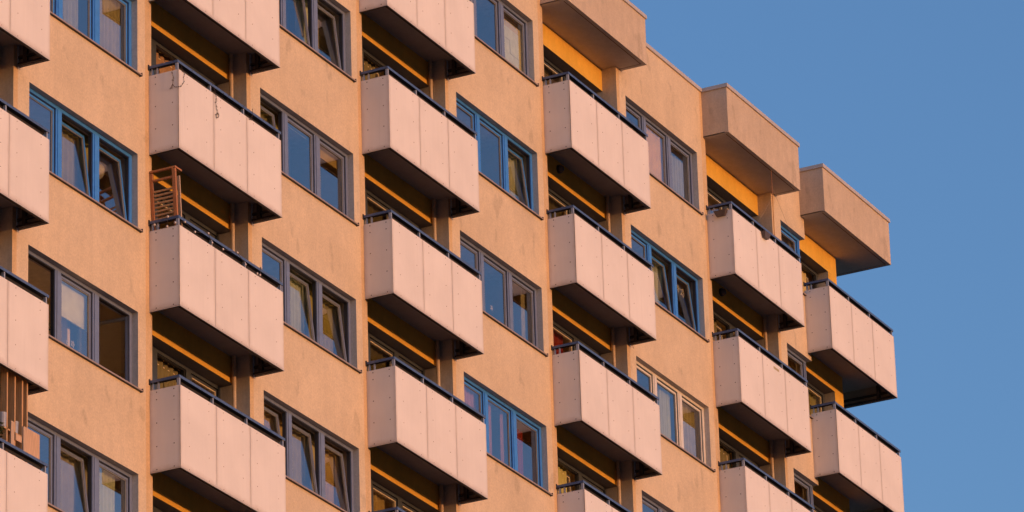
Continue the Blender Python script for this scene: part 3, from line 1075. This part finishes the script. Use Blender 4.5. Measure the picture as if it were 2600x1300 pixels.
for (loc, rz, lab) in ((P(4, 0, -0.004, -0.335, 1.418), R(-90), 'brown plastic flower box hung on the narrow side of the top balcony'),
                       (P(4, 0, 1.53, -D - 0.004, 1.425), 0.0, 'brown plastic flower box hung on the long front of the top balcony')):
    t_ = empty('flower_box', loc)
    t_.rotation_euler = (0, 0, rz)
    tag(t_, lab, 'flower box', 'flower boxes on the top balcony')
    trough(0.285, 0.115, 0.10, 'planter').build('trough', t_)
    b = MB()
    for x in (-0.07, 0.07):
        b.box(x - 0.008, x + 0.008, -0.008, 0.03, -0.02, 0.012, 'steel')
        b.box(x - 0.008, x + 0.008, 0.022, 0.03, 0.013, 0.135, 'steel')
    b.build('hook', t_)
b = MB()
for i in range(26):
    x = 1.30 + 1.95 * (i + random.random()) / 26
    zt = 1.46 + 0.10 * random.random() + (0.16 if 2.45 < x < 3.05 else 0.0) * random.random()
    b.tube([(x, -0.47, 1.05), (x + random.gauss(0, .03), -0.47, zt)], 0.004, 'leaf', 5)
    leaves(b, (x, -0.47, zt - 0.02), 0.06, 16, 0.022, sq=(1, 0.5, 1))
    leaves(b, (x, -0.47, zt - 0.2), 0.09, 14, 0.022, sq=(1, 0.5, 1.3))
bx = empty('balcony_plants', P(4, 0, 0, 0, 0))
tag(bx, 'row of low green plants growing behind the rail of the top balcony', 'plants')
b.build('foliage', bx)
b = MB(); b.box(1.28, 3.28, -0.53, -0.40, 0.90, 1.06, 'planter2'); b.build('trough', bx)
for x in (1.5, 3.0):
    b = MB(); b.box(x - 0.03, x + 0.03, -0.52, -0.41, 0.552, 0.899, 'planter2'); b.build('leg', bx)

b = MB()
b.tube([(2.275, -0.497, 1.56), (2.28, -0.497, 2.2), (2.29, -0.497, FH + 0.356)], 0.0065, 'wood_red', 7)
o = b.build('slim_pole', None, P(4, 0, 0, 0, 0))
tag(o, 'slim brown pole standing upright between the top balcony rail and the roof box', 'pole')
b = MB()
b.tube([(1.348, -0.526, 1.605), (1.70, -0.524, 1.955), (2.06, -0.52, 2.33), (2.285, -0.50, 2.60)], 0.0022, 'cord', 5)
o = b.build('cord', None, P(4, 0, 0, 0, 0))
tag(o, 'thin pale cord stretched diagonally from the slim pole down to the rail', 'cord')
b = MB()
b.tube([(2.285, -0.497, 2.78), (2.987, -0.5, 2.161), (3.12, -0.5, 2.06), (3.28, -0.5, 1.86), (3.30, -0.5, 1.60)], 0.0024, 'cord', 5)
o = b.build('cord', None, P(4, 0, 0, 0, 0))
tag(o, 'thin pale cord sagging in front of the narrow blue window', 'cord')

# --- small lamp fixed to the wall under a balcony, with a dangling cable
wl = empty('wall_light', P(3, -1, 3.50, -0.006, 0.12))
tag(wl, 'small pale box light with a dangling cable under a balcony end', 'lamp')
b = MB(); b.box(-0.03, 0.03, -0.11, -0.035, -0.06, 0.01, 'white'); b.build('housing', wl)
b = MB(); b.box(-0.014, 0.014, -0.08, 0.004, 0.011, 0.20, 'steel'); b.build('bracket', wl)
b = MB()
b.tube([(0.02, -0.06, -0.06), (0.03, -0.06, -0.13), (0.0, -0.06, -0.19), (-0.035, -0.06, -0.16), (-0.03, -0.06, -0.10), (-0.02, -0.06, -0.06)], 0.004, 'wire', 5)
b.build('cable', wl)

# --- worn sticker on one balcony board
for o in bld.children:
    if o.name.startswith('balcony') and not o.name.startswith('balcony_window') and (o.location - P(4, -1, 0, 0, 0)).length < 0.01:
        b = MB()
        for (x, w_, h_) in ((1.70, 0.10, 0.055), (1.805, 0.07, 0.05), (1.88, 0.09, 0.055)):
            b.box(x, x + w_, -D - 0.003, -D - 0.0005, 1.285, 1.285 + h_, 'sticker')
        st = b.build('sticker', o)
        st['label'] = 'worn yellowish sticker'

# --- curtains, blinds and small things behind the glass
def drape(k, l, x0, x1, z0, z1, y, key, label, folds=7, amp=0.028, name='curtain', cat='curtain', gather=0.0):
    b = MB()
    n = folds * 8
    def X(i, t):
        u = i / n
        cx = x0 if gather >= 0 else x1
        return (x0 + (x1 - x0) * u) + (cx - (x0 + (x1 - x0) * u)) * abs(gather) * t
    rows = 6
    for j in range(rows):
        ta, tb = j / rows, (j + 1) / rows
        for i in range(n):
            ya = y + amp * math.sin(i / 8 * 2 * math.pi + 0.4 * ta) + 0.3 * amp * math.sin(i * 0.37)
            yb = y + amp * math.sin((i + 1) / 8 * 2 * math.pi + 0.4 * ta) + 0.3 * amp * math.sin((i + 1) * 0.37)
            za, zb_ = z1 + (z0 - z1) * ta, z1 + (z0 - z1) * tb
            b.face([(X(i, tb), ya, zb_), (X(i + 1, tb), yb, zb_), (X(i + 1, ta), yb, za), (X(i, ta), ya, za)], key, smooth=True)
    o = b.build(name, None, P(k, l, 0, 0, 0))
    tag(o, label, cat)
    return o
def blind(k, l, x0, x1, z0, z1, y, key, label):
    b = MB()
    b.box(x0, x1, y, y + 0.004, z0 + 0.02, z1 - 0.04, key)
    b.box(x0, x1, y - 0.008, y + 0.012, z0, z0 + 0.02, key)
    b.box(x0, x1, y - 0.02, y + 0.04, z1 - 0.04, z1, key)
    o = b.build('roller_blind', None, P(k, l, 0, 0, 0))
    tag(o, label, 'blind')
L1, L2 = (3.80, 4.80), (4.86, 5.92)
L3 = (6.02, 7.05)
def vis(k, l, xa, xb, za, zb, y, key, label, folds=6, amp=0.02, gather=0.0, group=None):
    """curtain just behind a pane: widened to the east for its distance behind the glass"""
    d = y - 0.165
    o = drape(k, l, xa + 1.4 * d, xb + 2.0 * d, za, min(zb + 0.92 * d, 2.95), y, key, label, folds, amp, gather=gather)
    if group: o['group'] = group
vis(0, -2, 5.00, 5.45, 1.36, 2.66, 0.27, 'c_pale', 'pale curtain behind the middle pane of the topmost blue window', 5)
vis(0, -2, 6.10, 6.98, 1.36, 2.66, 0.27, 'c_beige', 'beige sheer curtain behind the right pane of the topmost blue window', 8)
vis(0, -3, 4.93, 5.86, 1.36, 2.60, 0.42, 'c_olive', 'olive curtain behind the middle tilted sash of the blue window with a globe lamp', 7)
vis(0, -3, 6.05, 6.95, 1.36, 2.60, 0.95, 'c_olive', 'olive curtain behind the globe lamp in the right sash of a blue window', 8)
blind(0, -4, 4.93, 6.00, 1.98, 2.72, 0.235, 'blind', 'white roller blind half lowered between two wide open window sashes')
vis(0, -5, 4.93, 5.86, 1.36, 2.60, 0.42, 'c_beige', 'brownish curtain behind the tilted sash beside the rough board screen', 6)
vis(0, -5, 6.08, 6.60, 1.36, 2.55, 0.27, 'c_white', 'whitish curtain behind the right closed pane beside the rough board screen', 5)
vis(1, -1, 5.45, 5.90, 1.36, 2.62, 0.45, 'c_white', 'pale curtain behind the middle tilted sash of the cut off window top centre left', 4)
vis(1, -1, 6.05, 6.95, 1.36, 2.62, 0.60, 'c_beige', 'beige curtain behind the right tilted sash of the cut off window top centre left', 6)
vis(1, -2, 3.9, 4.75, 1.36, 2.62, 0.40, 'c_olive', 'olive curtain left in the window beside the balcony with the twig garland', 6)
blind(1, -2, 6.10, 7.05, 2.38, 2.68, 0.26, 'c_yellow', 'short yellowish roller blind beside the balcony with the twig garland')
blind(1, -2, 4.95, 5.90, 2.535, 2.66, 0.255, 'c_white', 'nearly rolled up white blind beside the balcony with the twig garland')
vis(1, -3, 4.93, 5.45, 1.36, 2.60, 0.40, 'c_white', 'white net curtain behind the middle tilted sash beside the fairy lights', 6)
vis(1, -3, 5.45, 5.86, 1.36, 2.60, 0.42, 'c_olive', 'olive curtain behind the middle tilted sash beside the fairy lights', 4)
vis(1, -3, 6.05, 6.95, 1.36, 2.60, 0.42, 'c_olive', 'olive curtain behind the right tilted sash beside the fairy lights', 7)
vis(1, -3, 4.35, 4.60, 1.36, 2.20, 0.27, 'c_white', 'short white curtain behind the closed left pane beside the fairy lights', 3)
vis(1, -4, 3.85, 4.70, 1.36, 2.62, 0.42, 'c_yellow', 'yellowish curtain in the left light of the window with three tilted sashes', 6)
vis(1, -4, 5.10, 5.86, 1.36, 2.62, 0.42, 'c_beige', 'beige curtain in the middle light of the window with three tilted sashes', 6)
vis(1, -4, 6.05, 6.95, 1.36, 2.62, 0.42, 'c_yellow', 'yellowish curtain in the right light of the window with three tilted sashes', 6)
vis(2, -1, 6.30, 6.95, 1.36, 2.62, 0.42, 'c_white', 'white net curtain behind the tilted right sash of the upper blue window', 6)
vis(2, -2, 6.60, 6.98, 1.36, 2.62, 0.30, 'c_beige', 'beige curtain at the right edge of the grey window with a paper flower', 3)
vis(2, -3, 3.9, 4.7, 1.36, 2.60, 0.27, 'c_pink', 'pink curtain behind the left pane of the lower blue window', 6)
vis(2, -3, 4.92, 5.12, 1.36, 2.60, 0.27, 'c_pink', 'pink curtain at the left side of the lower blue window middle pane', 3)
vis(2, -3, 5.55, 5.85, 1.36, 2.60, 0.27, 'c_pink', 'pink curtain at the right side of the lower blue window middle pane', 3)
vis(2, -3, 6.08, 6.40, 1.36, 2.35, 0.34, 'c_red', 'red curtain behind the right pane of the lower blue window', 3)
vis(3, 0, 4.92, 5.88, 1.36, 2.66, 0.215, 'c_tan', 'beige net curtain drawn across the middle of the uppermost grey window', 5, 0.012)
vis(3, 0, 6.20, 6.75, 1.36, 2.35, 0.27, 'c_pale', 'pale curtain behind the right pane of the uppermost grey window', 5)
vis(3, -1, 4.93, 5.60, 1.36, 2.55, 0.42, 'c_white', 'white net curtain gathered behind the tilted sash of a blue window', 7, 0.03, gather=0.3)
vis(3, -1, 6.35, 6.95, 1.36, 2.20, 0.60, 'c_pale', 'greyish curtain hanging below the white paper flowers in a blue window', 5)
vis(3, -2, 4.25, 4.65, 1.36, 2.10, 0.27, 'c_white', 'white curtain behind the left pane of the cream framed window', 4)
vis(3, -2, 5.15, 5.60, 1.36, 2.60, 0.27, 'c_white', 'white curtain behind the middle pane of the cream framed window', 5)
vis(3, -2, 6.15, 6.90, 1.36, 2.60, 0.27, 'c_beige', 'beige curtain behind the right pane of the cream framed window', 5)
vis(3, -3, 4.93, 5.80, 1.36, 2.60, 0.27, 'c_white', 'white curtain in the window cut off by the lower frame edge right of centre', 6)
vis(4, 0, 4.0, 4.85, 1.36, 2.60, 0.40, 'c_olive', 'olive curtain behind the narrow blue window', 4)
vis(4, -1, 4.0, 4.85, 1.36, 2.60, 0.40, 'c_yellow', 'yellowish curtain behind the upper narrow grey window', 4)
LG = 'curtains behind the glass at the back of the balconies'
def back(k, l, x0, x1, key, label, group=None):
    d = 0.10
    o = drape(k, l, x0 + 0.15, x1 + 0.2, 0.6, 2.66, 0.72, key, label, 6, 0.02)
    if group: o['group'] = group
back(3, -2, 0.75, 1.75, 'c_red', 'red curtain behind the glass at the back of a balcony')
back(2, -4, 0.9, 1.7, 'c_yellow', 'yellow curtain behind the glass at the back of the lowest centre left balcony')
back(3, -3, 0.9, 1.7, 'c_olive', 'olive curtain behind the glass of the low balcony under the red curtain')
back(5, 0, 0.9, 1.6, 'c_yellow', 'yellowish curtain behind the glass on the upper corner balcony')
back(5, -1, 0.9, 1.8, 'c_olive', 'olive curtain behind the glass on the lower corner balcony')
back(1, -2, 1.0, 2.1, 'c_brown', 'brownish curtain behind the glass above the twig garland')
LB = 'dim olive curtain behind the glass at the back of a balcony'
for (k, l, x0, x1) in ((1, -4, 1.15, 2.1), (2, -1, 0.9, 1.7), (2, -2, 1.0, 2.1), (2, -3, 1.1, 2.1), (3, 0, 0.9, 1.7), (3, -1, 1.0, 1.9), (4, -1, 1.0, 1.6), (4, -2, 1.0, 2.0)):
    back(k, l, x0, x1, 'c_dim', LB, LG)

# paper sheets pasted inside a window near the roof
pa = empty('paper_cover', P(2, 0, 6.5, 0.185, 1.62))
tag(pa, 'grey and yellow paper sheets pasted inside the window near the roof', 'paper')
b = MB()
for i, (x0, x1, z0, z1) in enumerate(((6.10, 6.47, 1.42, 1.76), (6.475, 6.86, 1.42, 1.78), (6.10, 6.47, 1.765, 2.06), (6.475, 6.86, 1.785, 2.08), (6.10, 6.47, 2.065, 2.31), (6.475, 6.86, 2.085, 2.31))):
    yy = 0.012 + 0.003 * (i % 3)
    b.box(x0 - 6.5, x1 - 6.5, yy, yy + 0.0012, z0 - 1.62, z1 - 1.62, 'paper')
b.build('grey_sheet', pa)
b = MB()
for i, (x0, x1, z0, z1) in enumerate(((6.10, 6.98, 2.312, 2.45), (6.862, 6.99, 1.42, 1.70), (6.862, 6.99, 1.706, 1.98), (6.862, 6.99, 1.986, 2.308))):
    b.box(x0 - 6.5, x1 - 6.5, 0.022, 0.0235, z0 - 1.62, z1 - 1.62, 'paper_y')
b.build('yellow_sheet', pa)

# flowers cut from white paper
def blossom(c, r, n=5, normal='y'):
    b = MB()
    for i in range(n):
        a = 2 * math.pi * i / n
        p = Vector((r * 0.6 * math.cos(a), 0, r * 0.6 * math.sin(a)))
        u = Vector((math.cos(a), 0, math.sin(a))); v = Vector((-math.sin(a), 0, math.cos(a)))
        b.face([p - u * r * .5, p - v * r * .32 + Vector((0, -r * .15, 0)), p + u * r * .5, p + v * r * .32 + Vector((0, -r * .15, 0))], 'white')
    b.ball((0, -r * 0.1, 0), r * 0.16, 'paper_y', 6, 4)
    return b
for (k, l, x, y, z, r, lab) in ((0, -4, 5.215, 0.186, 1.556, 0.045, 'smaller white paper flower stuck low on the pane under the white roller blind'),
                                (0, -4, 5.375, 0.186, 1.584, 0.065, 'larger white paper flower stuck low on the pane under the white roller blind'),
                                (2, -2, 5.32, 0.186, 1.705, 0.06, 'white paper flower stuck low on a grey framed closed window'),
                                (3, -1, 6.62, 0.36, 2.38, 0.10, 'white paper flower hanging left in the tilted sash of a blue window'),
                                (3, -1, 6.86, 0.37, 2.36, 0.11, 'white paper flower hanging right in the tilted sash of a blue window')):
    o = blossom((0, 0, 0), r).build('paper_flower', None, P(k, l, x, y, z))
    tag(o, lab, 'paper flower')

pn = empty('pendant_lamp', P(0, -3, 6.90, 0.70, 2.46))
tag(pn, 'white globe lamp hanging behind the right tilted sash of a blue window', 'lamp')
b = MB(); b.ball((0, 0, 0), 0.16, 'white', 20, 14); b.build('globe', pn)
b = MB(); b.tube([(0, 0, 0.155), (0, 0, 0.69)], 0.006, 'wire', 6); b.build('cable', pn)

pp = empty('potted_plant', P(0, -4, 4.60, 0.26, 1.362))
tag(pp, 'dark leafy plant on the sill of a wide open window', 'plant')
pot_mesh(0.06, 0.08, 0.13, 'planter').build('pot', pp)
b = MB(); leaves(b, (0, 0, 0.26), 0.13, 90, 0.04); b.tube([(0, 0, 0.1), (0, 0, 0.32)], 0.006, 'twig', 5)
b.build('foliage', pp)
